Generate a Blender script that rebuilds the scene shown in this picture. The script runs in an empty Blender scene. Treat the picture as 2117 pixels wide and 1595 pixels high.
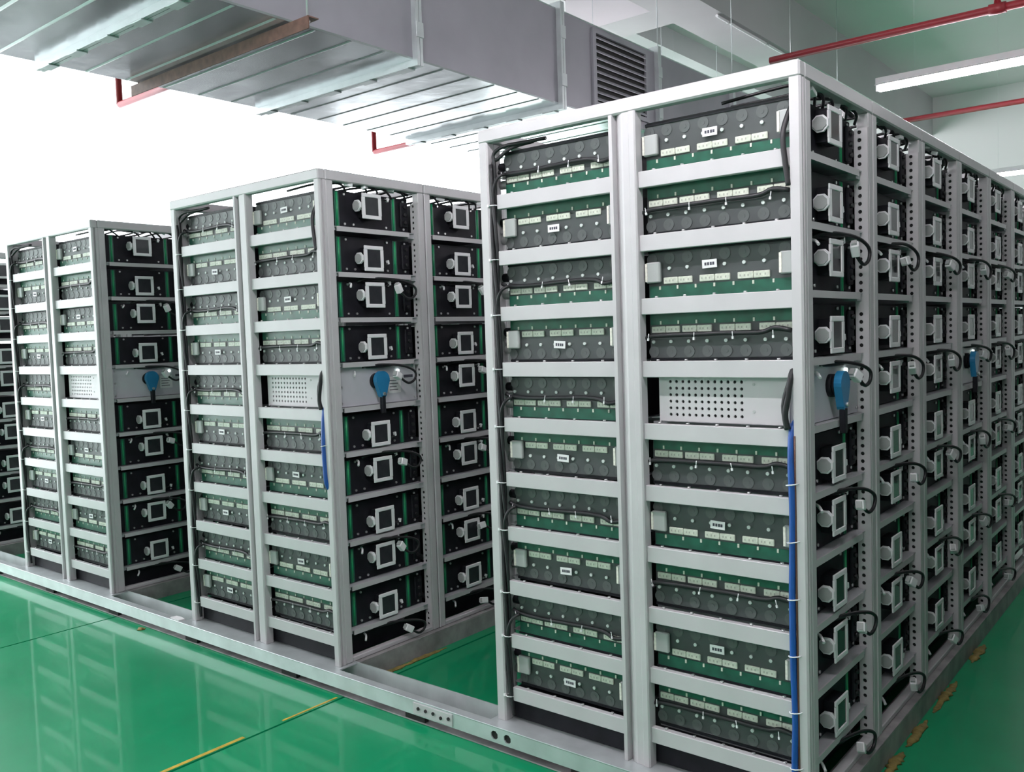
import bpy, math, random
from mathutils import Vector, Matrix

random.seed(7)
sc = bpy.context.scene
COL = sc.collection

# ------------------------------------------------------------------ camera
F_PX = 1836.57
CAM = Vector((1.0453, -2.7240, 1.5809))
YAW, PITCH, ROLL = 0.6849, -0.0565, -0.0328
_cy, _sy, _cp, _sp = math.cos(YAW), math.sin(YAW), math.cos(PITCH), math.sin(PITCH)
_f = Vector((-_sy * _cp, _cy * _cp, _sp))
_r = Vector((_cy, _sy, 0))
_u = _r.cross(_f)
_r2 = math.cos(ROLL) * _r + math.sin(ROLL) * _u
_u2 = -math.sin(ROLL) * _r + math.cos(ROLL) * _u
cd = bpy.data.cameras.new('camera')
cd.sensor_fit = 'HORIZONTAL'
cd.sensor_width = 36
cd.lens = F_PX / 2117 * 36
cd.clip_end = 200
cam = bpy.data.objects.new('camera', cd)
M = Matrix((_r2, _u2, -_f)).transposed().to_4x4()
M.translation = CAM
cam.matrix_world = M
COL.objects.link(cam)
sc.camera = cam

# ------------------------------------------------------------------ sky, light, exposure
world = bpy.data.worlds.new('overcast_sky')
sc.world = world
world.use_nodes = True
bg = world.node_tree.nodes['Background']
bg.inputs[0].default_value = (0.94, 0.96, 1.0, 1)
bg.inputs[1].default_value = 6.4
sc.view_settings.view_transform = 'Standard'
sc.view_settings.look = 'None'
sc.view_settings.gamma = 1
sc.view_settings.use_curve_mapping = False
sc.view_settings.exposure = 0.0
sc.cycles.use_denoising = True
sc.cycles.max_bounces = 5
sc.cycles.diffuse_bounces = 3
sc.cycles.glossy_bounces = 2
sc.cycles.transparent_max_bounces = 8
sc.cycles.use_adaptive_sampling = True
sc.cycles.adaptive_threshold = 0.1
sc.cycles.caustics_reflective = False
sc.cycles.caustics_refractive = False
sc.cycles.sample_clamp_indirect = 6.0

# room and layout numbers (metres)
FL = -0.10                       # floor level; 0 is the top of the base channels
CEIL = 5.2
X_WIN, X_RIGHT, Y_BACK, Y_FAR = -8.6, 3.9, -6.5, 13.0
W = 0.6636                       # rack pitch along a row
DEP = 1.315                      # depth of a rack
ROWX = {'A': 0.0, 'B': -2.3163, 'C': -4.5666, 'D': -6.82, 'E': 2.36}
NR = {'A': 7, 'B': 6, 'C': 6, 'D': 6, 'E': 6}
HT = 2.4
ZS = [2.139 - 0.2213 * k for k in range(10)]      # shelf tops, level 1..10
MH = 0.186

def portal(name, loc, rot, sx, sy):
    l = bpy.data.lights.new(name, 'AREA')
    l.shape = 'RECTANGLE'
    l.size, l.size_y = sx, sy
    l.cycles.is_portal = True
    o = bpy.data.objects.new(name, l)
    o.location = loc
    o.rotation_euler = rot
    COL.objects.link(o)

portal('window_portal', (X_WIN - 0.1, 3.0, 2.6), (0, -math.pi / 2, 0), 5.1, 18.6)

# ------------------------------------------------------------------ materials
MATS = {}
def mat(name, col, rough=0.5, metal=0.0, noise=0.06, nscale=14.0, spec=0.5, coat=0.0, coat_r=0.1,
        bump=0.0, rough_noise=0.0, emit=None, estr=0.0):
    m = bpy.data.materials.new(name)
    m.use_nodes = True
    nt = m.node_tree
    b = nt.nodes['Principled BSDF']
    b.inputs['Roughness'].default_value = rough
    b.inputs['Metallic'].default_value = metal
    b.inputs['Specular IOR Level'].default_value = spec
    b.inputs['Coat Weight'].default_value = coat
    b.inputs['Coat Roughness'].default_value = coat_r
    tc = nt.nodes.new('ShaderNodeTexCoord')
    nz = nt.nodes.new('ShaderNodeTexNoise')
    nz.inputs['Scale'].default_value = nscale
    nz.inputs['Detail'].default_value = 4
    nt.links.new(tc.outputs['Object'], nz.inputs['Vector'])
    rp = nt.nodes.new('ShaderNodeValToRGB')
    rp.color_ramp.elements[0].position = 0.3
    rp.color_ramp.elements[1].position = 0.7
    lo = [max(0, c * (1 - noise)) for c in col[:3]]
    hi = [min(1, c * (1 + noise)) for c in col[:3]]
    rp.color_ramp.elements[0].color = (*lo, 1)
    rp.color_ramp.elements[1].color = (*hi, 1)
    nt.links.new(nz.outputs['Fac'], rp.inputs['Fac'])
    nt.links.new(rp.outputs['Color'], b.inputs['Base Color'])
    if rough_noise:
        mr = nt.nodes.new('ShaderNodeMapRange')
        mr.inputs['To Min'].default_value = max(0.02, rough - rough_noise)
        mr.inputs['To Max'].default_value = min(1, rough + rough_noise)
        nt.links.new(nz.outputs['Fac'], mr.inputs['Value'])
        nt.links.new(mr.outputs['Result'], b.inputs['Roughness'])
    if bump:
        bp = nt.nodes.new('ShaderNodeBump')
        bp.inputs['Strength'].default_value = bump
        bp.inputs['Distance'].default_value = 0.01
        nt.links.new(nz.outputs['Fac'], bp.inputs['Height'])
        nt.links.new(bp.outputs['Normal'], b.inputs['Normal'])
    if emit:
        b.inputs['Emission Color'].default_value = (*emit, 1)
        b.inputs['Emission Strength'].default_value = estr
    MATS[name] = m
    return m

mat('rack_paint', (0.545, 0.535, 0.545), 0.38, noise=0.04, nscale=6)
mat('shelf_steel', (0.46, 0.47, 0.49), 0.5, metal=0.0, noise=0.06)
mat('galvanised', (0.62, 0.66, 0.67), 0.36, metal=0.45, noise=0.10, nscale=9, rough_noise=0.08)
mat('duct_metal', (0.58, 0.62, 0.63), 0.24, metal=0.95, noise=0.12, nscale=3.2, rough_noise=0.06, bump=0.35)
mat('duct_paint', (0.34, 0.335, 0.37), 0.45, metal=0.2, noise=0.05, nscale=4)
mat('black_plastic', (0.012, 0.012, 0.016), 0.55, noise=0.3, spec=0.2)
mat('black_rubber', (0.010, 0.010, 0.012), 0.5, noise=0.2)
mat('white_plastic', (0.86, 0.86, 0.87), 0.4, noise=0.03)
mat('grey_plastic', (0.42, 0.44, 0.43), 0.45, noise=0.05)
mat('screen', (0.035, 0.037, 0.042), 0.12, noise=0.15)
mat('green_board', (0.022, 0.125, 0.082), 0.35, noise=0.25, nscale=30)
mat('green_edge', (0.02, 0.33, 0.13), 0.35, noise=0.15)
mat('cream_block', (0.82, 0.80, 0.71), 0.5, noise=0.15, nscale=90)
mat('cell_grey', (0.088, 0.089, 0.095), 0.5, noise=0.12)
mat('cell_disc', (0.135, 0.137, 0.142), 0.45, noise=0.15, nscale=40)
mat('cream_mark', (0.52, 0.50, 0.44), 0.5, noise=0.1)
mat('label_paper', (0.80, 0.80, 0.80), 0.5, noise=0.03)
mat('label_ink', (0.05, 0.05, 0.07), 0.6, noise=0.05)
mat('panel_lilac', (0.56, 0.565, 0.60), 0.4, noise=0.03)
mat('hole_dark', (0.01, 0.01, 0.01), 0.8, noise=0.1)  # near-black, mostly painted in for the shade inside holes and gaps
mat('handle_blue', (0.02, 0.20, 0.40), 0.35, noise=0.1)
mat('cable_blue', (0.010, 0.075, 0.32), 0.4, noise=0.12)
mat('cable_brown', (0.10, 0.045, 0.03), 0.5, noise=0.1)
mat('steel_screw', (0.62, 0.62, 0.62), 0.3, metal=0.8, noise=0.05)
mat('rust_bar', (0.16, 0.085, 0.065), 0.6, noise=0.25, nscale=25)
mat('pipe_red', (0.34, 0.03, 0.04), 0.4, noise=0.06)
mat('yellow_tape', (0.62, 0.42, 0.05), 0.5, noise=0.25, nscale=20)
mat('yellow_foam', (0.23, 0.17, 0.045), 0.7, noise=0.35, nscale=40, bump=0.6)
mat('base_steel', (0.30, 0.29, 0.29), 0.55, noise=0.3, nscale=10)
mat('ceiling_paint', (0.64, 0.61, 0.615), 0.8, noise=0.015, nscale=1.5)
mat('wall_paint', (0.66, 0.65, 0.65), 0.8, noise=0.015, nscale=1.5)
mat('beam_paint', (0.48, 0.47, 0.48), 0.8, noise=0.03, nscale=2)
mat('window_white', (0.82, 0.83, 0.84), 0.4, noise=0.02)
mat('joint_dark', (0.02, 0.035, 0.03), 0.7, noise=0.2)
mat('lamp_tube', (0.9, 0.9, 0.9), 0.3, noise=0.0, emit=(1.0, 0.93, 1.0), estr=150.0)
mat('lamp_led', (0.9, 0.9, 0.9), 0.3, noise=0.0, emit=(0.85, 1.0, 0.95), estr=4.0)

def floor_mat():
    m = mat('floor_epoxy', (0.003, 0.30, 0.125), 0.3, noise=0.10, nscale=1.6, spec=0.25, coat=0.36, coat_r=0.045)
    nt = m.node_tree
    b = nt.nodes['Principled BSDF']
    tc = nt.nodes.new('ShaderNodeTexCoord')
    n2 = nt.nodes.new('ShaderNodeTexNoise')
    n2.inputs['Scale'].default_value = 2.2
    n2.inputs['Detail'].default_value = 6
    nt.links.new(tc.outputs['Object'], n2.inputs['Vector'])
    mr = nt.nodes.new('ShaderNodeMapRange')
    mr.inputs['From Min'].default_value = 0.3
    mr.inputs['From Max'].default_value = 0.7
    mr.inputs['To Min'].default_value = 0.32
    mr.inputs['To Max'].default_value = 0.42
    nt.links.new(n2.outputs['Fac'], mr.inputs['Value'])
    nt.links.new(mr.outputs['Result'], b.inputs['Roughness'])
    bp = nt.nodes.new('ShaderNodeBump')
    bp.inputs['Strength'].default_value = 0.03
    bp.inputs['Distance'].default_value = 0.01
    nt.links.new(n2.outputs['Fac'], bp.inputs['Height'])
    nt.links.new(bp.outputs['Normal'], b.inputs['Normal'])
floor_mat()

def clear_mat(name, tint, refl_rough, ior=1.5, sheen=None):
    m = bpy.data.materials.new(name)
    m.use_nodes = True
    nt = m.node_tree
    nt.nodes.remove(nt.nodes['Principled BSDF'])
    out = nt.nodes['Material Output']
    tr = nt.nodes.new('ShaderNodeBsdfTransparent')
    tr.inputs[0].default_value = (*tint, 1)
    gl = nt.nodes.new('ShaderNodeBsdfGlossy')
    gl.inputs['Roughness'].default_value = refl_rough
    fr = nt.nodes.new('ShaderNodeFresnel')
    fr.inputs[0].default_value = ior
    mx = nt.nodes.new('ShaderNodeMixShader')
    if sheen: mx.inputs[0].default_value = sheen
    else:
        ge = nt.nodes.new('ShaderNodeNewGeometry')
        mu = nt.nodes.new('ShaderNodeMath'); mu.operation = 'SUBTRACT'; mu.use_clamp = True
        nt.links.new(fr.outputs[0], mu.inputs[0]); nt.links.new(ge.outputs['Backfacing'], mu.inputs[1])
        nt.links.new(mu.outputs[0], mx.inputs[0])
    nt.links.new(tr.outputs[0], mx.inputs[1])
    nt.links.new(gl.outputs[0], mx.inputs[2])
    nt.links.new(mx.outputs[0], out.inputs[0])
    MATS[name] = m
clear_mat('acrylic', (0.93, 0.95, 0.94), 0.20, sheen=0.006)
clear_mat('window_glass', (0.97, 0.98, 0.98), 0.0)

# ------------------------------------------------------------------ mesh builder
class MB:
    def __init__(s):
        s.v, s.f, s.m = [], [], []
        s.sm = []
        s.mats = []
    def mi(s, m):
        if m not in s.mats: s.mats.append(m)
        return s.mats.index(m)
    def add(s, vs, fs, m, smooth=False):
        o = len(s.v); k = s.mi(m)
        s.v += [tuple(v) for v in vs]
        for f in fs:
            s.f.append([o + i for i in f]); s.m.append(k); s.sm.append(smooth)
        return s
    def box(s, x0, x1, y0, y1, z0, z1, m, c=0.0):
        if c <= 0:
            vs = [(x, y, z) for z in (z0, z1) for y in (y0, y1) for x in (x0, x1)]
            fs = [(0, 2, 3, 1), (4, 5, 7, 6), (0, 1, 5, 4), (2, 6, 7, 3), (0, 4, 6, 2), (1, 3, 7, 5)]
            return s.add(vs, fs, m)
        # chamfered box: three nested slabs hull
        vs = []; idx = {}
        for sx in (0, 1):
            for sy in (0, 1):
                for sz in (0, 1):
                    X, Y, Z = (x0, x1)[sx], (y0, y1)[sy], (z0, z1)[sz]
                    dx, dy, dz = (c, -c)[sx], (c, -c)[sy], (c, -c)[sz]
                    for a, p in enumerate(((X, Y + dy, Z + dz), (X + dx, Y, Z + dz), (X + dx, Y + dy, Z))):
                        idx[(sx, sy, sz, a)] = len(vs); vs.append(p)
        fs = []
        def q(a, l, flip):
            fs.append(tuple(l if not flip else l[::-1]))
        for sx in (0, 1):
            l = [idx[(sx, *t, 0)] for t in ((0, 0), (1, 0), (1, 1), (0, 1))]; q(0, l, sx == 0)
        for sy in (0, 1):
            l = [idx[(t[0], sy, t[1], 1)] for t in ((0, 0), (1, 0), (1, 1), (0, 1))]; q(1, l, sy == 1)
        for sz in (0, 1):
            l = [idx[(*t, sz, 2)] for t in ((0, 0), (1, 0), (1, 1), (0, 1))]; q(2, l, sz == 0)
        for a in (0, 1):
            for b in (0, 1):
                l = [idx[(a, b, 0, 0)], idx[(a, b, 0, 1)], idx[(a, b, 1, 1)], idx[(a, b, 1, 0)]]; q(0, l, (a + b) % 2 == 1)
                l = [idx[(a, 0, b, 0)], idx[(a, 0, b, 2)], idx[(a, 1, b, 2)], idx[(a, 1, b, 0)]]; q(0, l, (a + b) % 2 == 0)
                l = [idx[(0, a, b, 1)], idx[(0, a, b, 2)], idx[(1, a, b, 2)], idx[(1, a, b, 1)]]; q(0, l, (a + b) % 2 == 1)
        for sx in (0, 1):
            for sy in (0, 1):
                for sz in (0, 1):
                    l = [idx[(sx, sy, sz, k)] for k in range(3)]; q(0, l, (sx + sy + sz) % 2 == 0)
        return s.add(vs, fs, m)
    def prism(s, poly, axis, a0, a1, m):
        """poly: 2D points counter-clockwise; axis 'x','y','z' extrusion."""
        n = len(poly)
        def P(u, v, a):
            return {'x': (a, u, v), 'y': (u, a, v), 'z': (u, v, a)}[axis]
        vs = [P(u, v, a0) for u, v in poly] + [P(u, v, a1) for u, v in poly]
        fs = [tuple(range(n)), tuple(range(2 * n - 1, n - 1, -1))]
        for i in range(n):
            j = (i + 1) % n
            fs.append((i, n + i, n + j, j))
        return s.add(vs, fs, m)
    def cyl(s, c, r, axis, h, m, n=10, r2=None, smooth=True):
        r2 = r if r2 is None else r2
        vs = []
        for k, rr in ((-0.5, r), (0.5, r2)):
            for i in range(n):
                a = 2 * math.pi * (i + .5) / n
                u, v = rr * math.cos(a), rr * math.sin(a)
                d = k * h
                vs.append({'x': (c[0] + d, c[1] + u, c[2] + v), 'y': (c[0] + u, c[1] + d, c[2] + v),
                           'z': (c[0] + u, c[1] + v, c[2] + d)}[axis])
        s.add(vs, [tuple(range(n - 1, -1, -1)), tuple(range(n, 2 * n))], m)
        o = len(s.v) - 2 * n; k = s.mi(m)
        for i in range(n):
            j = (i + 1) % n
            s.f.append([o + i, o + j, o + n + j, o + n + i]); s.m.append(k); s.sm.append(smooth)
        return s
    def tube(s, pts, r, m, n=7, sub=5):
        P = [Vector(p) for p in pts]
        if sub > 1 and len(P) > 2:
            Q = []
            for i in range(len(P) - 1):
                p0 = P[max(i - 1, 0)]; p1 = P[i]; p2 = P[i + 1]; p3 = P[min(i + 2, len(P) - 1)]
                for k in range(sub):
                    t = k / sub
                    Q.append(0.5 * ((2 * p1) + (p2 - p0) * t + (2 * p0 - 5 * p1 + 4 * p2 - p3) * t * t
                                    + (3 * p1 - p0 - 3 * p2 + p3) * t ** 3))
            Q.append(P[-1]); P = Q
        t0 = (P[1] - P[0]).normalized()
        nrm = t0.orthogonal().normalized()
        rings = []
        for i, p in enumerate(P):
            t = (P[min(i + 1, len(P) - 1)] - P[max(i - 1, 0)]).normalized()
            nrm = (nrm - t * nrm.dot(t))
            nrm = nrm.normalized() if nrm.length > 1e-6 else t.orthogonal().normalized()
            b = t.cross(nrm)
            rings.append([p + r * (math.cos(2 * math.pi * k / n) * nrm + math.sin(2 * math.pi * k / n) * b) for k in range(n)])
        vs = [v for ring in rings for v in ring]
        fs = []
        for i in range(len(rings) - 1):
            for k in range(n):
                k2 = (k + 1) % n
                fs.append((i * n + k, i * n + k2, (i + 1) * n + k2, (i + 1) * n + k))
        s.add(vs, fs, m, True)
        e = (len(rings) - 1) * n
        o = len(s.v) - len(vs); kk = s.mi(m)
        s.f.append([o + i for i in range(n - 1, -1, -1)]); s.m.append(kk); s.sm.append(False)
        s.f.append([o + e + i for i in range(n)]); s.m.append(kk); s.sm.append(False)
        return s
    def holed(s, us, vs_, hole, r, y, d, m, flip=False):
        """plate in the plane y facing -y, cells between us[i],us[i+1] x vs_[j],vs_[j+1]; octagon hole where hole(i,j)."""
        for i in range(len(us) - 1):
            for j in range(len(vs_) - 1):
                a, b, c, e = us[i], us[i + 1], vs_[j], vs_[j + 1]
                cor = [(a, y, c), (b, y, c), (b, y, e), (a, y, e)]
                if not hole(i, j):
                    s.add(cor, [(0, 1, 2, 3)], m); continue
                cx, cz = (a + b) / 2, (c + e) / 2
                oc = [(cx + r * math.cos(math.radians(22.5 + 45 * k)), y, cz + r * math.sin(math.radians(22.5 + 45 * k))) for k in range(8)]
                ob_ = [(p[0], y + d, p[2]) for p in oc]
                V = cor + oc + ob_
                O = lambda k: 4 + k % 8
                fs = [(1, 2, O(0), O(7)), (2, 3, O(2), O(1)), (3, 0, O(4), O(3)), (0, 1, O(6), O(5)),
                      (2, O(1), O(0)), (3, O(3), O(2)), (0, O(5), O(4)), (1, O(7), O(6))]
                for k in range(8):
                    fs.append((O(k), O(k + 1), 12 + (k + 1) % 8, 12 + k))
                s.add(V, fs, m)
        return s
    def mesh(s, name):
        me = bpy.data.meshes.new(name)
        me.from_pydata(s.v, [], s.f)
        for m in s.mats: me.materials.append(MATS[m])
        me.polygons.foreach_set('material_index', s.m)
        me.polygons.foreach_set('use_smooth', s.sm)
        me.update()
        return me

def ob(name, me, parent=None, loc=(0, 0, 0), rot=None, label=None):
    if isinstance(me, MB): me = me.mesh(name)
    o = bpy.data.objects.new(name, me)
    COL.objects.link(o)
    o.location = loc
    if rot: o.rotation_euler = rot
    if parent: o.parent = parent
    if label: o['label'] = label
    return o

def thing(name, label, cat, loc=(0, 0, 0), group=None, rot=None):
    o = bpy.data.objects.new(name, None)
    o.empty_display_size = 0.1
    COL.objects.link(o)
    o.location = loc
    if rot: o.rotation_euler = rot
    o['label'] = label; o['category'] = cat
    if group: o['group'] = group
    return o

def tag(o, label, cat, group=None):
    o['label'] = label; o['category'] = cat
    if group: o['group'] = group
    return o

def struct(name, me, parent=None, label=None, **k):
    o = ob(name, me, parent, **k)
    if parent is None: o['kind'] = 'structure'
    if label: o['label'] = label
    return o

# ------------------------------------------------------------------ room shell
JX = [-6.6, -4.40, -2.215, 0.0 + 1.6]          # floor joints run along the rows
fl = struct('floor', MB().box(X_WIN - .2, X_RIGHT + .2, Y_BACK - .2, Y_FAR + .2, FL - .12, FL - .012, 'joint_dark'),
            label='green epoxy factory floor')
edges = [X_WIN - .2] + JX + [X_RIGHT + .2]
for i in range(len(edges) - 1):
    ob('floor_slab', MB().box(edges[i] + .007, edges[i + 1] - .007, Y_BACK - .2, Y_FAR + .2, FL - .012, FL, 'floor_epoxy'), fl)

struct('ceiling', MB().box(X_WIN - .2, X_RIGHT + .2, Y_BACK - .2, Y_FAR + .2, CEIL, CEIL + .2, 'ceiling_paint'))
struct('wall_right', MB().box(X_RIGHT, X_RIGHT + .2, Y_BACK - .2, Y_FAR + .2, FL, CEIL, 'wall_paint'))
struct('wall_far', MB().box(X_WIN, X_RIGHT, Y_FAR, Y_FAR + .2, FL, CEIL, 'wall_paint'))
# window wall on the left: low sill wall, thin lintel, end piers
wl = MB().box(X_WIN - .2, X_WIN, Y_BACK - .2, Y_FAR + .2, FL, .1, 'wall_paint')
wl.box(X_WIN - .2, X_WIN, Y_BACK - .2, Y_FAR + .2, 5.14, CEIL, 'wall_paint')
wl.box(X_WIN - .2, X_WIN, Y_BACK - .2, -6.2, .1, 5.14, 'wall_paint')
wl.box(X_WIN - .2, X_WIN, 12.2, Y_FAR + .2, .1, 5.14, 'wall_paint')
struct('wall_left', wl)
wb = MB().box(X_WIN, X_RIGHT, Y_BACK - .2, Y_BACK, FL, CEIL, 'wall_paint')
struct('wall_back', wb)

wn = 0
def window(y0, y1):
    global wn
    wn += 1
    e = bpy.data.objects.new('window_%d' % wn, None); COL.objects.link(e)
    e['kind'] = 'structure'; e['label'] = 'tall factory window letting in white daylight'
    e.location = (X_WIN, y0, 0.1)
    L, H = y1 - y0, 5.04
    f = MB()
    for a, b in ((0, .05), (L - .05, L)): f.box(-.12, -.06, a, b, 0, 2.35, 'window_white')
    for a, b in ((0, .06), (2.3, 2.35), (H - .03, H)): f.box(-.12, -.06, .05, L - .05, a, b, 'window_white')
    ob('window_frame', f, e)
    n = int(L // 1.5)
    for k in range(n):
        a, b = .05 + (L - .1) * k / n, .05 + (L - .1) * (k + 1) / n
        if k: ob('mullion', MB().box(-.12, -.06, a - .02, a + .02, .06, 2.3, 'window_white'), e)
        ob('pane', MB().box(-.094, -.088, a + .02, b - .02, .06, 2.3, 'window_glass'), e)
    ob('pane', MB().box(-.094, -.088, .05, L - .05, 2.35, H - .03, 'window_glass'), e)
window(-6.2, 0.0); window(0.0, 6.2); window(6.2, 12.2)
# concrete beams under the ceiling
n = 0
for x0, z0 in ((-4.75, 4.95), (-3.29, 4.6)):
    n += 1
    struct('trim_%d' % n, MB().box(x0, x0 + .48, Y_BACK, Y_FAR, z0, CEIL, 'beam_paint'), label='grey ceiling beam running along the rows')
for y0 in (-2.6, 4.84):
    n += 1
    b = MB()
    for a, c in ((-4.27, -3.29),):
        b.box(a, c, y0, y0 + .445, 4.6, CEIL, 'beam_paint')
    struct('trim_%d' % n, b, label='grey ceiling cross beam')

# ------------------------------------------------------------------ rack frame
def rack_meshes():
    R = {}
    def post(x0, x1, y0, y1, z0=0.0, z1=HT - .05):
        m = MB().box(x0, x1, y0, y1, z0, z1, 'rack_paint', c=.004)
        return m
    R['post_fl'] = post(-.045, 0, .042, .086).mesh('post')
    fr = MB().box(-.045, -.001, .656, .6995, 0, HT - .05, 'rack_paint', c=.004)
    R['post_fr'] = fr.mesh('post')
    R['post_rl'] = post(-DEP, -DEP + .045, .042, .086).mesh('post')
    R['post_rr'] = post(-DEP, -DEP + .045, .656, .6995).mesh('post')
    # perforated mounting strip on the inner side of the right post
    zs = []; holes = []
    z = 0.02
    sp = .0288
    while z < HT - .09:
        zs.append(z); z += sp
    def is_h(i, j):
        zc = (zs[j] + zs[j + 1]) / 2
        if i != 1: return False
        return all(not (t - .055 < zc < t + .006) for t in ZS)
    pm = MB().holed([-.050, -.0425, -.0195, -.002], zs, is_h, .0075, .646, .004, 'rack_paint')
    pm.box(-.050, -.002, .6525, .6555, .02, zs[-1], 'hole_dark')  # dark backing painted in for the shade inside the hollow post
    pm.box(-.0505, -.0495, .646, .6555, .02, zs[-1], 'rack_paint')
    pm.box(-.003, -.0015, .646, .6555, .02, zs[-1], 'rack_paint')
    R['perf'] = pm.mesh('perforated_strip')
    # top rails
    R['top_f'] = MB().box(-.05, 0, .042, .6995, HT - .05, HT, 'rack_paint', c=.005).mesh('top_rail')
    R['top_r'] = MB().box(-DEP, -DEP + .05, .042, .6995, HT - .05, HT, 'rack_paint', c=.005).mesh('top_rail')
    R['top_x'] = MB().box(-DEP + .05, -.05, .660, .698, HT - .05, HT - .005, 'rack_paint', c=.003).mesh('top_cross_rail')
    # front shelf: tray with folded lip and end brackets
    sh = MB().box(-.60, -.022, .10, .64, -.004, 0, 'shelf_steel')
    sh.box(-.024, -.018, .115, .60, -.024, 0, 'rack_paint')
    sh.box(-.058, -.030, .087, .115, -.020, -.002, 'shelf_steel')
    sh.box(-.058, -.030, .60, .655, -.030, -.002, 'shelf_steel')
    sh.box(-.60, -.05, .10, .104, -.03, -.004, 'shelf_steel')
    sh.box(-.60, -.05, .636, .64, -.03, -.004, 'shelf_steel')
    R['shelf'] = sh.mesh('shelf')
    R['shelf_r'] = MB().box(-1.27, -.70, .07, .64, -.004, 0, 'shelf_steel').mesh('rear_shelf')
    R['base_f'] = MB().box(-.04, -.004, .087, .655, .0, .022, 'rack_paint', c=.003).mesh('bottom_rail')
    R['gap_blocker'] = MB().box(-1.27, -.09, .05, .69, .004, .12, 'black_plastic').mesh('gap_blocker')  # black block added to stop window light showing under the racks
    # end frame (only on the rack that ends a row)
    cp = [(-.036, 0), (-.006, 0), (0, .006), (0, .014), (-.012, .017), (-.012, .022), (0, .026), (0, .04), (-.036, .04)]
    R['end_corner'] = MB().prism(cp[::-1], 'z', 0, HT - .05, 'rack_paint').mesh('end_post')
    lp = [(-DEP, .04), (-DEP, .005), (-DEP + .005, 0), (-DEP + .04, 0), (-DEP + .046, .006), (-DEP + .046, .04)]
    R['end_left'] = MB().prism(lp, 'z', 0, HT - .05, 'rack_paint').mesh('end_post')
    mp = [(-.696, .04), (-.696, -.004), (-.682, -.004), (-.680, .026), (-.664, .010), (-.648, .002), (-.640, 0), (-.616, 0),
          (-.612, -.005), (-.592, -.005), (-.587, .0), (-.587, .04)]
    R['end_mid'] = MB().prism(mp, 'z', 0, HT - .05, 'rack_paint').mesh('middle_post')
    R['end_top'] = MB().box(-DEP, 0, -.004, .041, HT - .052, HT, 'rack_paint', c=.006).mesh('end_top_rail')
    def rail(a, b):
        m = MB().box(a, b, .010, .034, -.057, 0, 'rack_paint', c=.002)
        k = int((b - a) / .11)
        for i in range(k):
            m.cyl((a + (i + .5) * (b - a) / k, .024, .003), .006, 'z', .006, 'steel_screw', 6)
        return m
    R['rail_r'] = rail(-.587, -.036).mesh('cross_rail')
    R['rail_l'] = rail(-1.235, -.696).mesh('cross_rail')
    return R
RM = rack_meshes()

ORD = ['first', 'second', 'third', 'fourth', 'fifth', 'sixth', 'seventh', 'eighth', 'ninth', 'tenth']
LEV = ['top', 'second', 'third', 'fourth', 'fifth', 'sixth', 'seventh', 'eighth', 'ninth', 'bottom']
ROWN = {'A': 'nearest row', 'B': 'middle row', 'C': 'left row', 'D': 'leftmost row', 'E': 'row right of frame'}

def rack(row, i):
    x0, y0 = ROWX[row], i * W
    which = 'end' if i == 0 else ORD[i]
    lab = ('light grey steel battery rack with framed panel, %s rack of the %s' if i == 0
           else 'light grey steel battery rack with perforated posts, %s rack of the %s') % (which, ROWN[row])
    t = thing('battery_rack', lab, 'rack', (x0, y0, 0), 'racks of the ' + ROWN[row])
    for k in ('post_fl', 'post_fr', 'post_rl', 'post_rr'): ob('post', RM[k], t)
    ob('perforated_strip', RM['perf'], t)
    ob('top_rail', RM['top_f'], t); ob('top_rail', RM['top_r'], t); ob('top_cross_rail', RM['top_x'], t)
    ob('bottom_rail', RM['base_f'], t); ob('gap_blocker', RM['gap_blocker'], t)
    for z in ZS:
        ob('shelf', RM['shelf'], t, (0, 0, z))
    if i == 0:
        for z in ZS: ob('rear_shelf', RM['shelf_r'], t, (0, 0, z))
        ob('end_post', RM['end_corner'], t); ob('end_post', RM['end_left'], t)
        ob('middle_post', RM['end_mid'], t); ob('end_top_rail', RM['end_top'], t)
        for z in ZS:
            ob('cross_rail', RM['rail_r'], t, (0, 0, z)); ob('cross_rail', RM['rail_l'], t, (0, 0, z))
    return t

for row in 'ABCDE':
    for i in range(NR[row]): rack(row, i)

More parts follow.
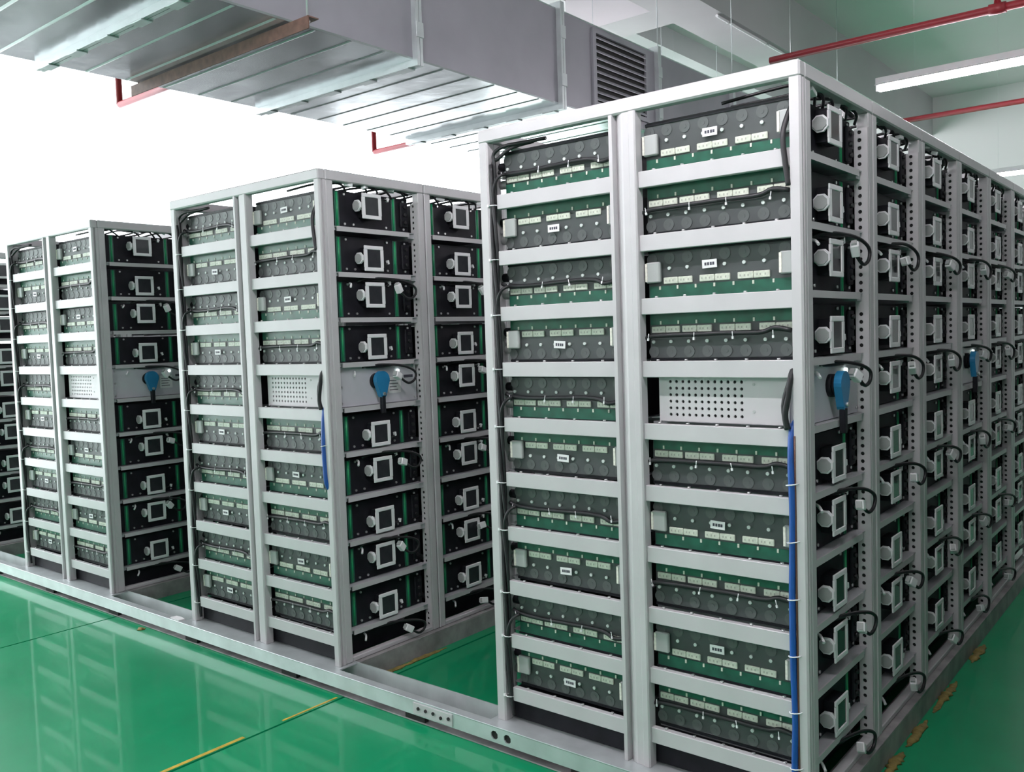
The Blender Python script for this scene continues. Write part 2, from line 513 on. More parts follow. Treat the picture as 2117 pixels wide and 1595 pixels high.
# ------------------------------------------------------------------ battery modules
PX = -.062                                    # front plate plane
def module_meshes():
    m = {}
    m['body'] = MB().box(-.60, PX - .004, .10, .632, .004, .174, 'black_plastic').mesh('body')
    m['body_end'] = MB().box(-.58, PX - .004, .066, .632, .004, .174, 'black_plastic').mesh('body')
    m['plate'] = MB().box(PX - .004, PX, .092, .634, .003, .180, 'black_plastic', c=.001).mesh('front_plate')
    # square white framed unit, origin at its centre
    fr = MB()
    a, w = .0635, .019
    x0, x1 = -.0185, -.0115
    fr.box(x0, x1, -a, a, a - w, a, 'white_plastic', c=.002)
    fr.box(x0, x1, -a, a, -a, -a + w, 'white_plastic', c=.002)
    fr.box(x0, x1, -a, -a + w, -a + w, a - w, 'white_plastic')
    fr.box(x0, x1, a - w, a, -a + w, a - w, 'white_plastic')
    fr.box(PX, x0, -.050, .056, -.055, .055, 'black_plastic')
    m['frame'] = fr.mesh('display_frame')
    m['window'] = MB().box(x0 + .001, x1 - .003, -a + w - .001, a - w + .001, -a + w - .001, a - w + .001, 'screen').mesh('display_window')
    k = MB()
    k.cyl((-.036, .002, 0), .020, 'y', .024, 'grey_plastic', 8, smooth=False)
    k.cyl((-.036, -.014, 0), .0300, 'y', .010, 'white_plastic', 8, smooth=False)
    k.cyl((-.036, -.021, 0), .024, 'y', .006, 'grey_plastic', 8, smooth=False)
    m['plug'] = k.mesh('round_plug')
    g = MB().box(PX, PX + .002, -.014, .014, .004, .176, 'green_board')
    g.cyl((PX + .001, 0, .090), .006, 'z', .166, 'green_edge', 8)
    m['green'] = g.mesh('green_edge_board')
    s = MB()
    for y, z in ((.20, .165), (.20, .02), (.475, .165), (.475, .02), (.60, .165), (.60, .02), (.255, .02)):
        s.cyl((PX + .003, y, z), .006, 'x', .006, 'steel_screw', 8)
    m['screws'] = s.mesh('screws')
    t = MB().box(PX, PX + .012, .575, .628, .03, .16, 'black_plastic', c=.004)
    for j in range(3):
        t.cyl((PX + .016, .600, .055 + j * .04), .009, 'x', .012, 'black_rubber', 8)
    m['term'] = t.mesh('terminal_cover')
    # side assembly (type-neutral, z for the green-on-top orientation; flipped by mirrored meshes)
    for fl_ in (0, 1):
        Z = (lambda z: z) if not fl_ else (lambda z: .169 - z)
        def zb(b, x0, x1, y0, y1, z0, z1, mt):
            a_, b_ = sorted((Z(z0), Z(z1))); b.box(x0, x1, y0, y1, a_, b_, mt)
        sp = MB(); zb(sp, -.58, -.05, .058, .066, -.001, .170, 'cell_grey')
        zb(sp, -.58, -.05, .054, .058, .001, .010, 'black_plastic'); zb(sp, -.58, -.05, .050, .058, .1685, .174, 'black_plastic')
        m['side', fl_] = sp.mesh('side_panel')
        gb = MB(); zb(gb, -.575, -.055, .0535, .058, .127, .168, 'green_board')
        for q in range(8):
            zb(gb, -.533 + q * .0695 - .003, -.533 + q * .0695 + .003, .050, .0535, .128, .140, 'cream_block')
        m['strip', fl_] = gb.mesh('circuit_strip')
        st = MB()
        for q in range(8):
            st.cyl((-.565 + q * .0695, .055, Z(.067)), .0062, 'y', .008, 'label_paper', 8)
        m['studs', fl_] = st.mesh('studs')
        cb = MB()
        r_ = random.Random(5 + fl_)
        pts = [(-.60, .041, Z(.075)), (-.57, .041, Z(.086))] + [(-.57 + q * .07, .041, Z(.088 + r_.uniform(-.004, .004))) for q in range(1, 7)] + [(-.11, .039, Z(.104)), (-.055, .039, Z(.094))]
        cb.tube(pts, .0082, 'black_rubber', 7, 3)
        m['scable', fl_] = cb.mesh('side_cable')
        m['z', fl_] = (Z(.032), Z(.110), Z(.067), Z(.088))
    m['disc'] = MB().cyl((0, .0568, 0), .0205, 'y', .0024, 'cell_disc', 14).cyl((0, .0552, 0), .007, 'y', .0012, 'cell_disc', 8).mesh('cell_end')
    tb = MB()
    for a_, b_ in ((-.0560, -.0010), (.0010, .0560)):
        tb.box(a_, b_, .0515, .058, -.0115, .0115, 'cream_block', c=.002)
    for q in (-.046, -.031, -.018, .013, .024, .041):
        tb.box(q - .0022, q + .0022, .0510, .0516, -.0035, .0035, 'cream_mark')
    m['tblock'] = tb.mesh('terminal_block')
    m['tie'] = MB().tube([(0, .0335, -.009), (0, .0335, .009)], .0016, 'white_plastic', 5, 1).box(-.003, .003, .031, .036, -.017, -.008, 'white_plastic').mesh('cable_tie')
    lb = MB().box(-.027, .027, .0440, .0455, -.014, .014, 'label_paper')
    for q in (-.014, -.004, .006, .015):
        lb.box(q - .004, q + .003, .0432, .0441, -.005, .005, 'label_ink')
    m['label'] = lb.mesh('number_label')
    cn = MB().box(-.028, .028, .036, .054, -.036, .036, 'grey_plastic', c=.004)
    cn.box(-.028, -.020, .033, .037, -.032, .032, 'cream_block')
    m['conn'] = cn.mesh('side_connector')
    m['cover'] = MB().box(-.582, -.048, .0455, .048, .006, .168, 'acrylic').mesh('clear_cover')
    # grey round connectors on the inner end of a rear module
    rc = MB().cyl((-.60, .085, .05), .018, 'x', .05, 'grey_plastic', 10).cyl((-.605, .085, .12), .018, 'x', .05, 'black_plastic', 10)
    rc.box(-.63, -.58, .07, .11, .075, .095, 'steel_screw', c=.003)
    m['rear_conn'] = rc.mesh('rear_connectors')
    # front cable loops with white plugs, three shapes
    for v in range(4):
        r_ = random.Random(40 + v)
        j = lambda a: r_.uniform(-a, a)
        c = MB()
        rad = .052 + j(.010)
        cx, cz = .505 + j(.02), .150 + j(.012)
        px = .026 + j(.010)
        pts = [(PX, .22 + j(.03), .178), (-.03, .31, .194 + j(.006)), (px - .012, cx - .05, cz + rad), (px + .006, cx + rad * .8, cz + rad * .35),
               (px + .006, cx + rad * .85, cz - rad * .5), (px, cx, cz - rad * .85), (px - .008, cx - rad * 1.0, cz - rad * .2)]
        c.tube(pts, .0065, 'black_rubber', 7, 5)
        c.tube([(PX, .26, .19), (-.03, .33, .187), (-.012, .42, .19), (PX, .50, .188)], .006, 'black_rubber', 6, 4)
        m['loop', v] = c.mesh('cable_loop')
        e = Vector(pts[-1])
        pl = MB().box(-.014, .014, -.042, .004, -.017, .018, 'white_plastic', c=.003)
        pl.box(-.009, .009, -.050, -.042, -.011, .012, 'grey_plastic')
        m['plugbox', v] = (pl.mesh('cable_plug'), tuple(e), (-.55 + j(.35), j(.3), j(.3)))
    m['stub'] = MB().tube([(PX, 0, 0), (PX + .025, -.01, -.004), (PX + .045, -.03, -.02)], .0055, 'white_plastic', 6, 3).mesh('white_lead')
    sm = MB().tube([(PX, 0, 0), (PX + .03, .01, .012), (PX + .035, .03, .02)], .004, 'black_rubber', 6, 3)
    sm.box(PX + .028, PX + .040, .024, .036, .014, .034, 'white_plastic')
    m['small_plug'] = sm.mesh('small_lead')
    return m
MM = module_meshes()

def side_parts(t, cable, flip, rnd):
    """The long side of a module as seen through the end panel."""
    zd, zt, zs_, zc = MM['z', flip]
    ob('side_panel', MM['side', flip], t); ob('circuit_strip', MM['strip', flip], t)
    ob('studs', MM['studs', flip], t); ob('clear_cover', MM['cover'], t)
    for q in range(8): ob('cell_end', MM['disc'], t, (-.565 + q * .0695, 0, zd))
    if cable:
        for q in range(4): ob('terminal_block', MM['tblock'], t, (-.535 + q * .141 - (0.0 if q else -.02), 0, zt))
        c = ob('side_cable', MM['scable', flip], t, label='black cable clipped along the side')
        for x in (-.575, -.40, -.26, -.115):
            ob('cable_tie', MM['tie'], c, (x + rnd.uniform(-.01, .01), 0, zc), (0, rnd.uniform(-.25, .25), 0))
    else:
        for q in range(3): ob('terminal_block', MM['tblock'], t, (-.463 + q * .139, 0, zt))
        ob('number_label', MM['label'], t, (-.333 + rnd.uniform(-.008, .008), 0, zs_ + rnd.uniform(-.004, .004)),
           (0, rnd.uniform(-.06, .06), 0), label='small white number label')
        ob('side_connector', MM['conn'], t, (-.553, 0, .09)); ob('side_connector', MM['conn'], t, (-.062, 0, .09))

def front_module(row, i, k):
    """k = level index 0..9 from the top"""
    rnd = random.Random(hash((row == 'A', i, k)) & 0xffff)
    lab = 'black battery module with white display frame, %s shelf, %s rack of the %s' % (
        LEV[k], 'end' if i == 0 else ORD[i], ROWN[row])
    t = thing('battery_module', lab, 'battery module', (ROWX[row], i * W, ZS[k]), 'front battery modules of the ' + ROWN[row])
    odd = (k % 2 == 0)                       # levels 1,3,5.. have the green strip at the bottom
    if (row == 'B' and i > 2) or (row in 'CD' and i > 1):    # deep in the row, out of the picture
        ob('body', MM['body'], t); ob('front_plate', MM['plate'], t)
        f = ob('display_frame', MM['frame'], t, (0, .344, .112 if odd else .0735))
        ob('display_window', MM['window'], f)
        return t
    zc = .112 if odd else .0735
    ob('body', MM['body_end' if i == 0 else 'body'], t); ob('front_plate', MM['plate'], t)
    jy = rnd.uniform(-.003, .003)
    f = ob('display_frame', MM['frame'], t, (0, .344 + jy, zc), label='white square display frame')
    ob('display_window', MM['window'], f)
    ob('round_plug', MM['plug'], t, (0, .280 + jy, zc), label='white octagonal plug')
    ob('green_edge_board', MM['green'], t, (0, .154, 0)); ob('green_edge_board', MM['green'], t, (0, .531, 0))
    ob('screws', MM['screws'], t); ob('terminal_cover', MM['term'], t)
    ob('small_lead', MM['small_plug'], t, (0, .425, .03 if not odd else .15), (rnd.uniform(-.5, .5), 0, 0))
    v = rnd.randrange(4)
    if odd and k >= 2:
        loop(t, v, 0, rnd)
    if k == 9:
        loop(t, v, -.2213, rnd)
    if i == 0:
        side_parts(t, not odd, 1 if odd else 0, rnd)
    return t

def loop(t, v, dz, rnd):
    c = ob('cable_loop', MM['loop', v], t, (0, rnd.uniform(-.02, .02), dz), label='black cable looped out of the rack')
    me, e, r = MM['plugbox', v]
    ob('cable_plug', me, c, e, (r[0] + rnd.uniform(-.4, .4), r[1], r[2]), label='white cable plug')
    ob('white_lead', MM['stub'], t, (0, .215, .17 + dz))

def rear_module(row, k):
    rnd = random.Random(900 + k + ord(row))
    t = thing('battery_module', 'battery module seen side-on in left bay, %s shelf, end of the %s' % (LEV[k], ROWN[row]),
              'battery module', (ROWX[row] - .645, 0, ZS[k]), 'rear battery modules of the ' + ROWN[row])
    odd = (k % 2 == 0)
    ob('body', MM['body_end'], t)
    side_parts(t, odd, 1 if odd else 0, rnd)
    ob('rear_connectors', MM['rear_conn'], t)
    return t

# ------------------------------------------------------------------ control boxes
def control_meshes():
    m = {}
    m['body'] = MB().box(-.545, -.05, .060, .632, .004, .196, 'panel_lilac').mesh('body')
    m['front'] = MB().box(-.05, -.044, .088, .636, .002, .198, 'panel_lilac', c=.0015).mesh('front_plate')
    us = [-.540, -.512] + [-.512 + .0243 * (q + 1) for q in range(12)] + [-.075]
    vs = [.008, .020] + [.020 + .0232 * (q + 1) for q in range(6)] + [.194]
    sp = MB().holed(us, vs, lambda i, j: 1 <= i <= 12 and 1 <= j <= 6, .0058, .050, .006, 'rack_paint')
    sp.box(-.540, -.075, .056, .060, .008, .194, 'hole_dark')
    for x, z in ((-.19, .05), (-.19, .14), (-.09, .03), (-.09, .06), (-.09, .09)):
        sp.cyl((x, .0495, z), .005, 'y', .002, 'grey_plastic', 8)
    for a, b in ((-.545, -.540), (-.075, -.07)): sp.box(a, b, .050, .060, .004, .196, 'rack_paint')
    m['side'] = sp.mesh('perforated_side_plate')
    h = MB().cyl((-.036, .345, .120), .040, 'x', .016, 'black_plastic', 20).cyl((-.022, .345, .120), .034, 'x', .014, 'black_plastic', 20)
    m['rosette'] = h.mesh('handle_base')
    n = 12
    pl = []
    for q in range(n + 1):
        a = math.radians(-10 + 200 * q / n)
        pl.append((.045 * math.cos(a), .045 * math.sin(a)))
    pl += [(-.019, -.078), (-.012, -.088), (.012, -.088), (.019, -.078)]
    m['lever'] = MB().prism([(.350 + a, .125 + b) for a, b in pl], 'x', -.016, .010, 'handle_blue').mesh('handle')
    tl = MB().box(-.010, .012, .337, .363, -.045, .045, 'black_plastic', c=.004)
    m['tail'] = tl.mesh('handle_tail')
    m['pin'] = MB().cyl((.014, .350, .055), .008, 'x', .012, 'steel_screw', 10).mesh('pin')
    s = MB()
    for y, z in ((.12, .18), (.12, .10), (.12, .02), (.62, .18), (.62, .02)):
        s.cyl((-.042, y, z), .006, 'x', .005, 'steel_screw', 8)
    m['screws'] = s.mesh('screws')
    lb = MB().box(-.044, -.0425, .43, .52, .05, .135, 'label_paper')
    for q in range(4): lb.box(-.0425, -.0420, .44, .50 - .01 * (q % 2), .065 + q * .016, .069 + q * .016, 'label_ink')
    m['label'] = lb.mesh('rating_label')
    lt = MB().box(-.044, -.043, .545, .61, .125, .14, 'label_ink')
    m['mark'] = lt.mesh('printed_mark')
    m['led'] = MB().cyl((-.040, .50, .165), .008, 'x', .010, 'lamp_led', 10).mesh('indicator_lamp')
    return m
CM = control_meshes()
def control_box(row, i, k=4):
    rnd = random.Random(i + ord(row))
    t = thing('control_box', 'grey control box with blue rotary isolator handle, %s rack of the %s' % (
        'end' if i == 0 else ORD[i], ROWN[row]), 'control box', (ROWX[row], i * W, ZS[k]), 'control boxes')
    ob('body', CM['body'], t); f = ob('front_plate', CM['front'], t)
    if i == 0: ob('perforated_side_plate', CM['side'], t, label='light grey plate drilled with rows of holes')
    ob('handle_base', CM['rosette'], t)
    h = ob('handle', CM['lever'], t, label='blue lever of the isolator')
    ob('handle_tail', CM['tail'], h); ob('pin', CM['pin'], h)
    ob('screws', CM['screws'], f); ob('rating_label', CM['label'], f); ob('printed_mark', CM['mark'], f)
    ob('indicator_lamp', CM['led'], t, label='small lit white indicator')
    loop(t, rnd.randrange(4), .005, rnd)

CTRL = {('A', 0), ('A', 3), ('B', 0), ('C', 0)}
for row in 'ABCD':
    for i in range(NR[row]):
        for k in range(10):
            if k == 4 and (row, i) in CTRL: control_box(row, i)
            else: front_module(row, i, k)
    for k in range(10): rear_module(row, k)
# the row across the aisle (beyond the right edge of the picture) only shows its backs
for i in range(NR['E']):
    for k in range(10):
        t = thing('battery_module', 'black battery module back, %s shelf, %s rack of the %s' % (LEV[k], 'end' if i == 0 else ORD[i], ROWN['E']),
                  'battery module', (ROWX['E'] - .645, i * W, ZS[k]), 'battery modules right of the aisle')
        ob('body', MM['body'], t); ob('rear_connectors', MM['rear_conn'], t)

# ------------------------------------------------------------------ cables on the racks
def cable_top(row, i):
    rnd = random.Random(300 + i * 7 + ord(row))
    u = lambda a: rnd.uniform(-a, a)
    t = thing('wire_bundle', 'dark wires with white plugs on the top module, %s rack of the %s' % (
        'end' if i == 0 else ORD[i], ROWN[row]), 'cable', (ROWX[row], i * W, ZS[0] + .19), 'wire bundles on the rack tops')
    b = MB()
    for q in range(5):
        y0 = .12 + q * .10 + u(.03)
        b.tube([(-.30, y0 - .05, .004), (-.16, y0, .020 + u(.01)), (-.06, y0 + .03, .030 + u(.012)), (-.03, y0 + .07 + u(.02), .012), (-.045, y0 + .11, -.02)],
               .0055, 'black_rubber', 6, 4)
    b.tube([(-.05, .09, .012), (-.06, .22, .034), (-.05, .36, .022), (-.06, .50, .036), (-.05, .63, .010)], .008, 'black_rubber', 6, 4)
    ob('wires', b, t)
    for q in range(3):
        pl = MB().box(-.012, .012, -.022, .022, -.008, .008, 'white_plastic', c=.002)
        ob('wire_plug', pl, t, (-.04 + u(.02), .18 + q * .16 + u(.03), .020 + u(.015)), (u(.5), u(.4), u(.9)))
for row in 'ABC':
    for i in range({'A': 7, 'B': 3, 'C': 2}[row]): cable_top(row, i)

def harness(row):
    rnd = random.Random(77 + ord(row))
    u = lambda a: rnd.uniform(-a, a)
    t = thing('cable_harness', 'black cable harness tied along the left end post of the ' + ROWN[row], 'cable harness',
              (ROWX[row], 0, 0), 'cable harnesses')
    for s in range(3):
        pts = []
        z = 2.26
        ph = s * 2.1
        while z > .10:
            pts.append((-1.252 + .009 * math.cos(ph) + u(.003), .012 + .008 * math.sin(ph), z))
            ph += .9 + u(.2); z -= .12
        if s == 0:
            pts = [(-1.02, .06, 2.335), (-1.12, .04, 2.33), (-1.20, .02, 2.325), (-1.245, .012, 2.30)] + pts
        elif s == 1:
            pts = [(-1.08, .06, 2.332), (-1.17, .035, 2.318), (-1.225, .016, 2.28)] + pts
        pts.append((-1.235, .012, .03))
        ob('strand', MB().tube(pts, .0075, 'black_rubber', 7, 3), t)
    for k in range(0, 10, 2):
        z = ZS[k]
        zc = z + MM['z', 1][3]
        ob('branch_cable', MB().tube([(-1.25, .008, z - .05), (-1.243, .002, z + .02), (-1.222, .006, zc - .015), (-1.205, .03, zc)], .0065, 'black_rubber', 7, 5), t)
    for k in range(10):
        z = ZS[k] - .03 + u(.02)
        b = MB().tube([(-1.252 + .019 * math.cos(a), .012 + .017 * math.sin(a), z) for a in [q * math.pi / 4 for q in range(9)]], .002, 'white_plastic', 5, 1)
        b.box(-1.277, -1.268, -.002, .006, z - .004, z + .006, 'white_plastic')
        ob('cable_tie', b, t)
    ob('white_tag', MB().box(-1.215, -1.11, .045, .055, 2.330, 2.3375, 'white_plastic', c=.002), t)
for row in 'ABC': harness(row)

def blue_cable(row):
    rnd = random.Random(55 + ord(row))
    u = lambda a: rnd.uniform(-a, a)
    t = thing('power_cable', 'blue power cable tied down the front corner post of the ' + ROWN[row], 'cable', (ROWX[row], 0, 0), 'blue power cables')
    pts = [(-.048, .05, 1.275), (-.047, .012, 1.25)] + [(-.047 + u(.003), -.001 + u(.002), 1.15 - .14 * q) for q in range(8)] + [(-.047, .0, .03)]
    if row == 'B': pts = pts[:2] + [(-.046, -.002, 1.10), (-.043, -.003, .98), (-.036, -.003, .90), (-.034, .02, .86), (-.034, .06, .84)]
    ob('blue_sheath', MB().tube(pts, .011, 'cable_blue', 8, 3), t)
    pts = [(-.034, .0, 1.235 - .16 * q) for q in range(8)] + [(-.034, .0, .03)]
    if row == 'A': ob('brown_wire', MB().tube(pts, .0035, 'cable_brown', 6, 1), t)
    for q in range(6 if row == 'A' else 1):
        z = 1.08 - q * .185
        ob('cable_tie', MB().tube([(-.043 + .021 * math.cos(a), -.001 + .0135 * math.sin(a), z + .004 * math.cos(a)) for a in [w_ * math.pi / 4 for w_ in range(9)]], .002, 'white_plastic', 5, 1), t)
    t2 = thing('power_cable', 'thick black cable hanging beside the control box of the ' + ROWN[row], 'cable', (ROWX[row], 0, 0), 'black power cables')
    ob('black_sheath', MB().tube([(-.040, .05, 1.46), (-.043, .005, 1.43), (-.052, -.004, 1.36), (-.062, -.004, 1.30), (-.056, .0, 1.255)], .010, 'black_rubber', 8, 4), t2)
    ob('black_sheath', MB().tube([(-.046, .05, 1.45), (-.050, .002, 1.40), (-.066, -.003, 1.33), (-.060, .006, 1.255)], .009, 'black_rubber', 8, 4), t2)
    t3 = thing('power_cable', 'short black cable curving behind the corner post, top shelf of the ' + ROWN[row], 'cable', (ROWX[row], 0, 0), 'black corner cables')
    ob('black_sheath', MB().tube([(-.036, .05, 2.29), (-.05, .032, 2.25), (-.058, .002, 2.18), (-.050, -.002, 2.09), (-.042, .002, 2.02)], .009, 'black_rubber', 8, 5), t3)
for row in 'AB': blue_cable(row)

# ------------------------------------------------------------------ base channels
t = thing('base_channel', 'galvanised steel base channel on the floor along all the row ends', 'steel channel', (0, 0, 0))
XL, XR = -8.4, 1.4
def web_piece(a, b): return MB().box(a, b, -.075, -.069, -.062, 0, 'galvanised')
seams = [XL, -5.2, -2.23, -1.60, XR]
# front web with the two big holes near the nearest row
us = [-1.60, -1.305, -1.237, -1.169, XR]
w_ = MB().holed(us, [-.062, -.054, -.010, 0.0], lambda i, j: i in (1, 2) and j == 1, .019, -.075, .006, 'galvanised')
w_.box(-1.60, XR, -.0685, -.067, -.062, 0, 'hole_dark')
ob('web', w_, t)
for a, b in ((XL, -5.2), (-5.2, -2.23), (-2.23, -1.60)): ob('web', web_piece(a, b), t)
for a, b in ((XL, -5.2), (-5.2, -2.23), (-2.23, XR)):
    ob('top_flange', MB().box(a, b, -.075, -.030, 0, .005, 'galvanised', c=.001), t)
    ob('channel_floor', MB().box(a, b, -.066, .090, FL + .002, FL + .008, 'base_steel'), t)  # darker steel stands in for the shadow inside the channel
    ob('back_web', MB().box(a, b, .090, .096, -.098, .003, 'galvanised'), t)
for x in ROWX.values():
    ob('cover_plate', MB().box(x - DEP - .02, x + .02, -.030, .090, -.006, -.001, 'galvanised'), t)
sp = ob('splice_plate', MB().box(-1.735, -1.50, -.080, -.075, -.056, -.004, 'rack_paint', c=.001), t, label='pale bolted splice plate')
for x in (-1.70, -1.655, -1.61, -1.565, -1.52):
    ob('bolt', MB().cyl((x, -.082, -.026 - .008 * ((x * 100) % 2 > 1)), .0075, 'y', .006, 'hole_dark', 8), sp)
for x in [XL + .3 + q * .9 for q in range(11)]:
    ob('foot_pad', MB().box(x, x + .12, -.064, -.04, FL, -.062, 'hole_dark'), t)  # pads painted near black to sink into the shade under the channel

for row in 'ABCD':
    x0 = ROWX[row]
    L = NR[row] * W + .05
    t = thing('base_channel', 'dirty steel base rail under the front of the ' + ROWN[row], 'steel channel', (x0, .10, 0), 'base rails under the rows')
    ob('web', MB().box(.020, .026, 0, L, FL, -.012, 'base_steel'), t)
    ob('flange', MB().box(-.06, .026, 0, L, -.012, -.001, 'base_steel', c=.001), t)
    ob('back_web', MB().box(-DEP + .02, -DEP + .03, 0, L, FL, -.001, 'base_steel'), t)

def foam(x, y, L, rnd, lab):
    """low irregular bead of dried sealant along the floor edge"""
    n, s = 14, 7
    vs, fs = [], []
    for i in range(n + 1):
        k = i / n
        env = math.sin(math.pi * min(max(k, .02), .98)) ** .5
        h = (.006 + rnd.random() * .010) * env; wd = (.012 + rnd.random() * .018) * env
        yy = (k - .5) * L; xo = rnd.uniform(-.004, .004)
        for j in range(s):
            a = math.pi * j / (s - 1)
            vs.append((xo + wd * math.cos(a), yy, max(0, h * math.sin(a))))
    for i in range(n):
        for j in range(s - 1):
            a = i * s + j
            fs.append((a, a + 1, a + s + 1, a + s))
        fs.append((i * s + s - 1, i * s, (i + 1) * s, (i + 1) * s + s - 1))
    fs.append(tuple(range(s))); fs.append(tuple(n * s + j for j in range(s - 1, -1, -1)))
    o = ob('sealant_bead', MB().add(vs, fs, 'yellow_foam', True), None, (x, y, FL))
    tag(o, lab, 'sealant', 'sealant beads at the rack feet')
rn = random.Random(3)
for y, L, lab in ((.30, .34, 'nearest yellow sealant bead at the foot of the end rack'), (.74, .22, 'yellow sealant bead below the first joint of the nearest row'),
                  (1.05, .30, 'yellow sealant bead below the second rack of the nearest row'), (1.50, .42, 'yellow sealant bead below the third rack of the nearest row'),
                  (2.15, .30, 'yellow sealant bead below the fourth rack of the nearest row')):
    foam(.048, y, L, rn, lab)
foam(ROWX['B'] + .048, .42, .55, rn, 'thin yellow sealant bead at the foot of the middle row')
foam(-4.02, -.105, .05, rn, 'small yellow sealant blob in front of the base channel')

# yellow tape beside the floor joint
for (a, b, w_, lab) in ((-1.10, -.60, .020, 'long strip of yellow floor tape beside the floor joint'), (-.40, -.09, .012, 'worn thin strip of yellow floor tape near the base channel')):
    tag(ob('floor_tape', MB().box(-2.238 - w_ / 2, -2.238 + w_ / 2, a, b, FL, FL + .0015, 'yellow_tape')), lab, 'tape', 'floor tape')
tag(ob('paper_scrap', MB().prism([(-.05, -.02), (.045, -.026), (.05, .012), (.0, .02), (-.045, .016)], 'z', .0, .006, 'label_paper'), None, (-3.70, -.045, .006)),
    'small pale paper scrap on the base channel by the middle row', 'paper')

# ------------------------------------------------------------------ air duct
DX0, DX1, DZ0, DZ1 = -3.70, -2.336, 3.05, 3.655
duct = thing('air_duct', 'big galvanised rectangular air duct hanging above the rows', 'air duct', (0, 0, 0))
FY = [-3.2, -1.93, -.62, .70, 2.00, 3.235, 4.5, 5.8, 7.1]
for a, b in zip(FY[:-1], FY[1:]):
    d = MB()
    d.box(DX0, DX1, a + .02, b - .02, DZ0, DZ0 + .01, 'duct_metal')
    d.box(DX0, DX1, a + .02, b - .02, DZ1 - .01, DZ1, 'duct_metal')
    d.box(DX0, DX0 + .01, a + .02, b - .02, DZ0 + .01, DZ1 - .01, 'duct_metal')
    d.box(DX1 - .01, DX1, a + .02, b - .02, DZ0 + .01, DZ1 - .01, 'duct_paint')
    s_ = ob('duct_section', d, duct)
    for q in range(5):
        y = a + (b - a) * (q + 1) / 6
        ob('stiffening_rib', MB().prism([(y - .010, DZ0), (y, DZ0 - .004), (y + .010, DZ0)], 'x', DX0 + .01, DX1 - .01, 'galvanised'), s_)
for y in FY:
    fl_ = MB()
    fl_.box(DX0 - .035, DX1 + .035, y - .022, y - .002, DZ0 - .035, DZ0 + .002, 'galvanised')
    fl_.box(DX0 - .035, DX1 + .035, y + .002, y + .022, DZ0 - .035, DZ0 + .002, 'galvanised')
    for x0_, x1_ in ((DX0 - .035, DX0 + .001), (DX1 - .001, DX1 + .035)):
        fl_.box(x0_, x1_, y - .022, y - .002, DZ0 + .002, DZ1 + .035, 'galvanised')
        fl_.box(x0_, x1_, y + .002, y + .022, DZ0 + .002, DZ1 + .035, 'galvanised')
    fl_.box(DX0 + .001, DX1 - .001, y - .022, y + .022, DZ1 - .002, DZ1 + .035, 'galvanised')
    fo = ob('flange', fl_, duct)
    for q in range(5):
        x = DX0 + .08 + q * (DX1 - DX0 - .16) / 4
        ob('flange_clip', MB().box(x - .05, x + .05, y - .028, y + .028, DZ0 - .041, DZ0 - .034, 'galvanised', c=.002), fo)
    for q in range(2):
        z = DZ0 + .15 + q * .3
        ob('flange_clip', MB().box(DX1 + .034, DX1 + .041, y - .028, y + .028, z - .04, z + .04, 'galvanised', c=.002), fo)
    for x in (DX0 - .02, DX1 + .02):
        ob('hanger_rod', MB().cyl((x, y, (DZ1 + CEIL) / 2 + .015), .003, 'z', CEIL - DZ1 - .03, 'galvanised', 6), duct)
# louvre grille on the aisle side
g = ob('louvre_frame', MB().box(DX1, DX1 + .018, 2.37, 2.41, 3.11, 3.625, 'duct_paint').box(DX1, DX1 + .018, 3.06, 3.10, 3.11, 3.625, 'duct_paint')
       .box(DX1, DX1 + .018, 2.41, 3.06, 3.11, 3.14, 'duct_paint').box(DX1, DX1 + .018, 2.41, 3.06, 3.595, 3.625, 'duct_paint')
       .box(DX1, DX1 + .002, 2.41, 3.06, 3.14, 3.595, 'hole_dark'), duct, label='grey louvre grille')
for q in range(10):
    z = 3.150 + q * .0455
    ob('louvre_slat', MB().prism([(DX1 + .002, z + .022), (DX1 + .004, z + .026), (DX1 + .020, z + .006), (DX1 + .018, z)], 'y', 2.41, 3.06, 'duct_paint'), g)
# rusty angle iron carrying the duct
bar = thing('support_bar', 'rusty brown angle iron bar under the air duct', 'support bar', (0, -.09, 0))
ob('angle_iron', MB().box(-3.76, -2.19, -.030, .030, 3.036, 3.042, 'rust_bar').box(-3.76, -2.19, -.030, -.024, 2.985, 3.036, 'rust_bar'), bar)
for x in (-3.73, -2.23):
    ob('hanger_rod', MB().cyl((x, 0.0, (3.03 + CEIL) / 2), .006, 'z', CEIL - 3.03, 'galvanised', 6), bar)
    ob('nut', MB().cyl((x, 0.0, 3.03), .012, 'z', .012, 'steel_screw', 6), bar)

# ------------------------------------------------------------------ sprinkler pipes
def pipe(y, lab):
    t = thing('sprinkler_pipe', lab, 'pipe', (0, y, 0), 'red sprinkler pipes')
    z = 3.4
    for pts in ([(-5.45, 0, CEIL - .02), (-5.45, 0, z), (-3.95, 0, z), (-3.95, 0, 3.9)], [(-1.45, 0, z), (3.8, 0, z)]):
        if len(pts) == 2 and y < 1: continue
        b = MB()
        for p0, p1 in zip(pts[:-1], pts[1:]): b.tube([p0, p1], .024, 'pipe_red', 10, 1)
        ob('pipe_run', b, t)
    if y < 1: return
    for x in (-.06, 1.9):
        ob('tee', MB().cyl((x, 0, z), .033, 'x', .09, 'pipe_red', 10), t)
        ob('riser', MB().tube([(x, 0, z + .02), (x, 0, CEIL - .01)], .020, 'pipe_red', 8, 1), t)
pipe(.70, 'short red sprinkler pipe dropping beside the duct at far left')
pipe(3.24, 'red sprinkler pipe crossing just beyond the end rack top')
pipe(5.87, 'red sprinkler pipe farthest back below the ceiling')

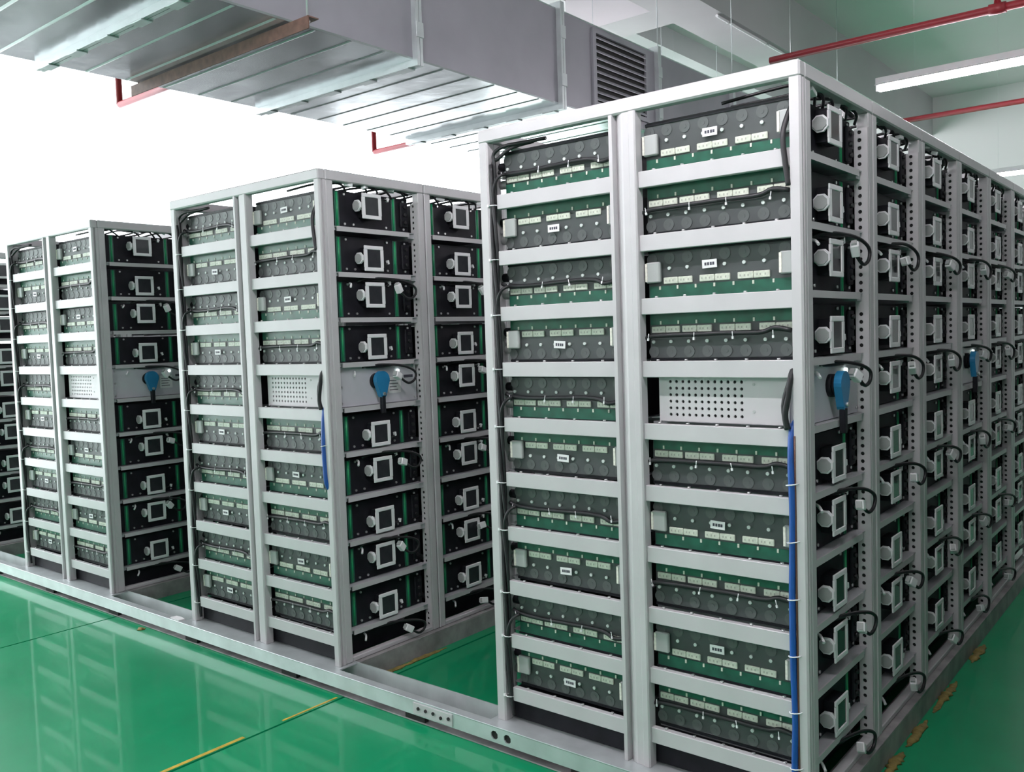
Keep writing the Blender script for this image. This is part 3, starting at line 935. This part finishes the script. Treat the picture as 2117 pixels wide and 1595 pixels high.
# ------------------------------------------------------------------ tube lights
def tube_light(x0, y, z, lab):
    t = thing('tube_light', lab, 'lamp', (x0, y, z), 'ceiling tube lights')
    L = 1.24
    ob('housing', MB().box(0, L, -.022, .022, .030, .075, 'window_white', c=.003), t)
    ob('reflector', MB().prism([(-.022, .034), (-.040, .024), (-.038, .021), (-.022, .030)], 'x', 0, L, 'window_white')
       .prism([(.022, .030), (.038, .021), (.040, .024), (.022, .034)], 'x', 0, L, 'window_white'), t)
    for x in (.012, L - .012): ob('lamp_holder', MB().box(x - .012, x + .012, -.014, .014, -.016, .032, 'window_white', c=.003), t)
    ob('fluorescent_tube', MB().cyl((L / 2, 0, 0), .020, 'x', L - .05, 'lamp_tube', 12), t)
    for x in (.25, L - .25): ob('hanger_wire', MB().cyl((x, 0, (.075 + CEIL - z) / 2), .0007, 'z', CEIL - z - .075, 'galvanised', 5), t)
tube_light(-.91, 3.77, 3.2, 'lit white tube light above the nearest row')
tube_light(-1.3, 8.6, 3.2, 'added tube light brightening the ceiling deep in the hall')  # lamp added to brighten the far ceiling
tube_light(-5.0, 3.7, 4.1, 'added tube light hidden above the air duct to brighten the ceiling')  # hidden pair of lamps added to light the ceiling beside the duct
tube_light(-5.0, 6.6, 4.1, 'added tube light farther back above the air duct to brighten the ceiling')
tube_light(-1.5, -1.0, 3.2, 'added fill tube light in front of the nearest row')  # unseen lamps from here on, added as fill for rack ends and fronts
tube_light(-.1, -1.0, 3.2, 'added fill tube light in front of the right aisle')
tube_light(-1.5, -5.1, 3.2, 'added fill tube light behind the camera')  # unseen pair added behind the camera as fill
tube_light(.3, -5.1, 3.2, 'added fill tube light right behind the camera')
# cable tray with a small fitting under the ceiling beam
t = thing('conduit', 'thin white conduit clipped under the grey ceiling beam', 'conduit', (-2.86, 0, 4.585))
ob('conduit_run', MB().cyl((0, 6.8, 0), .014, 'y', 2.9, 'window_white', 8), t)
for y in (5.6, 6.5, 7.4): ob('clip', MB().box(-.02, .02, y, y + .03, -.014, .015, 'grey_plastic'), t)
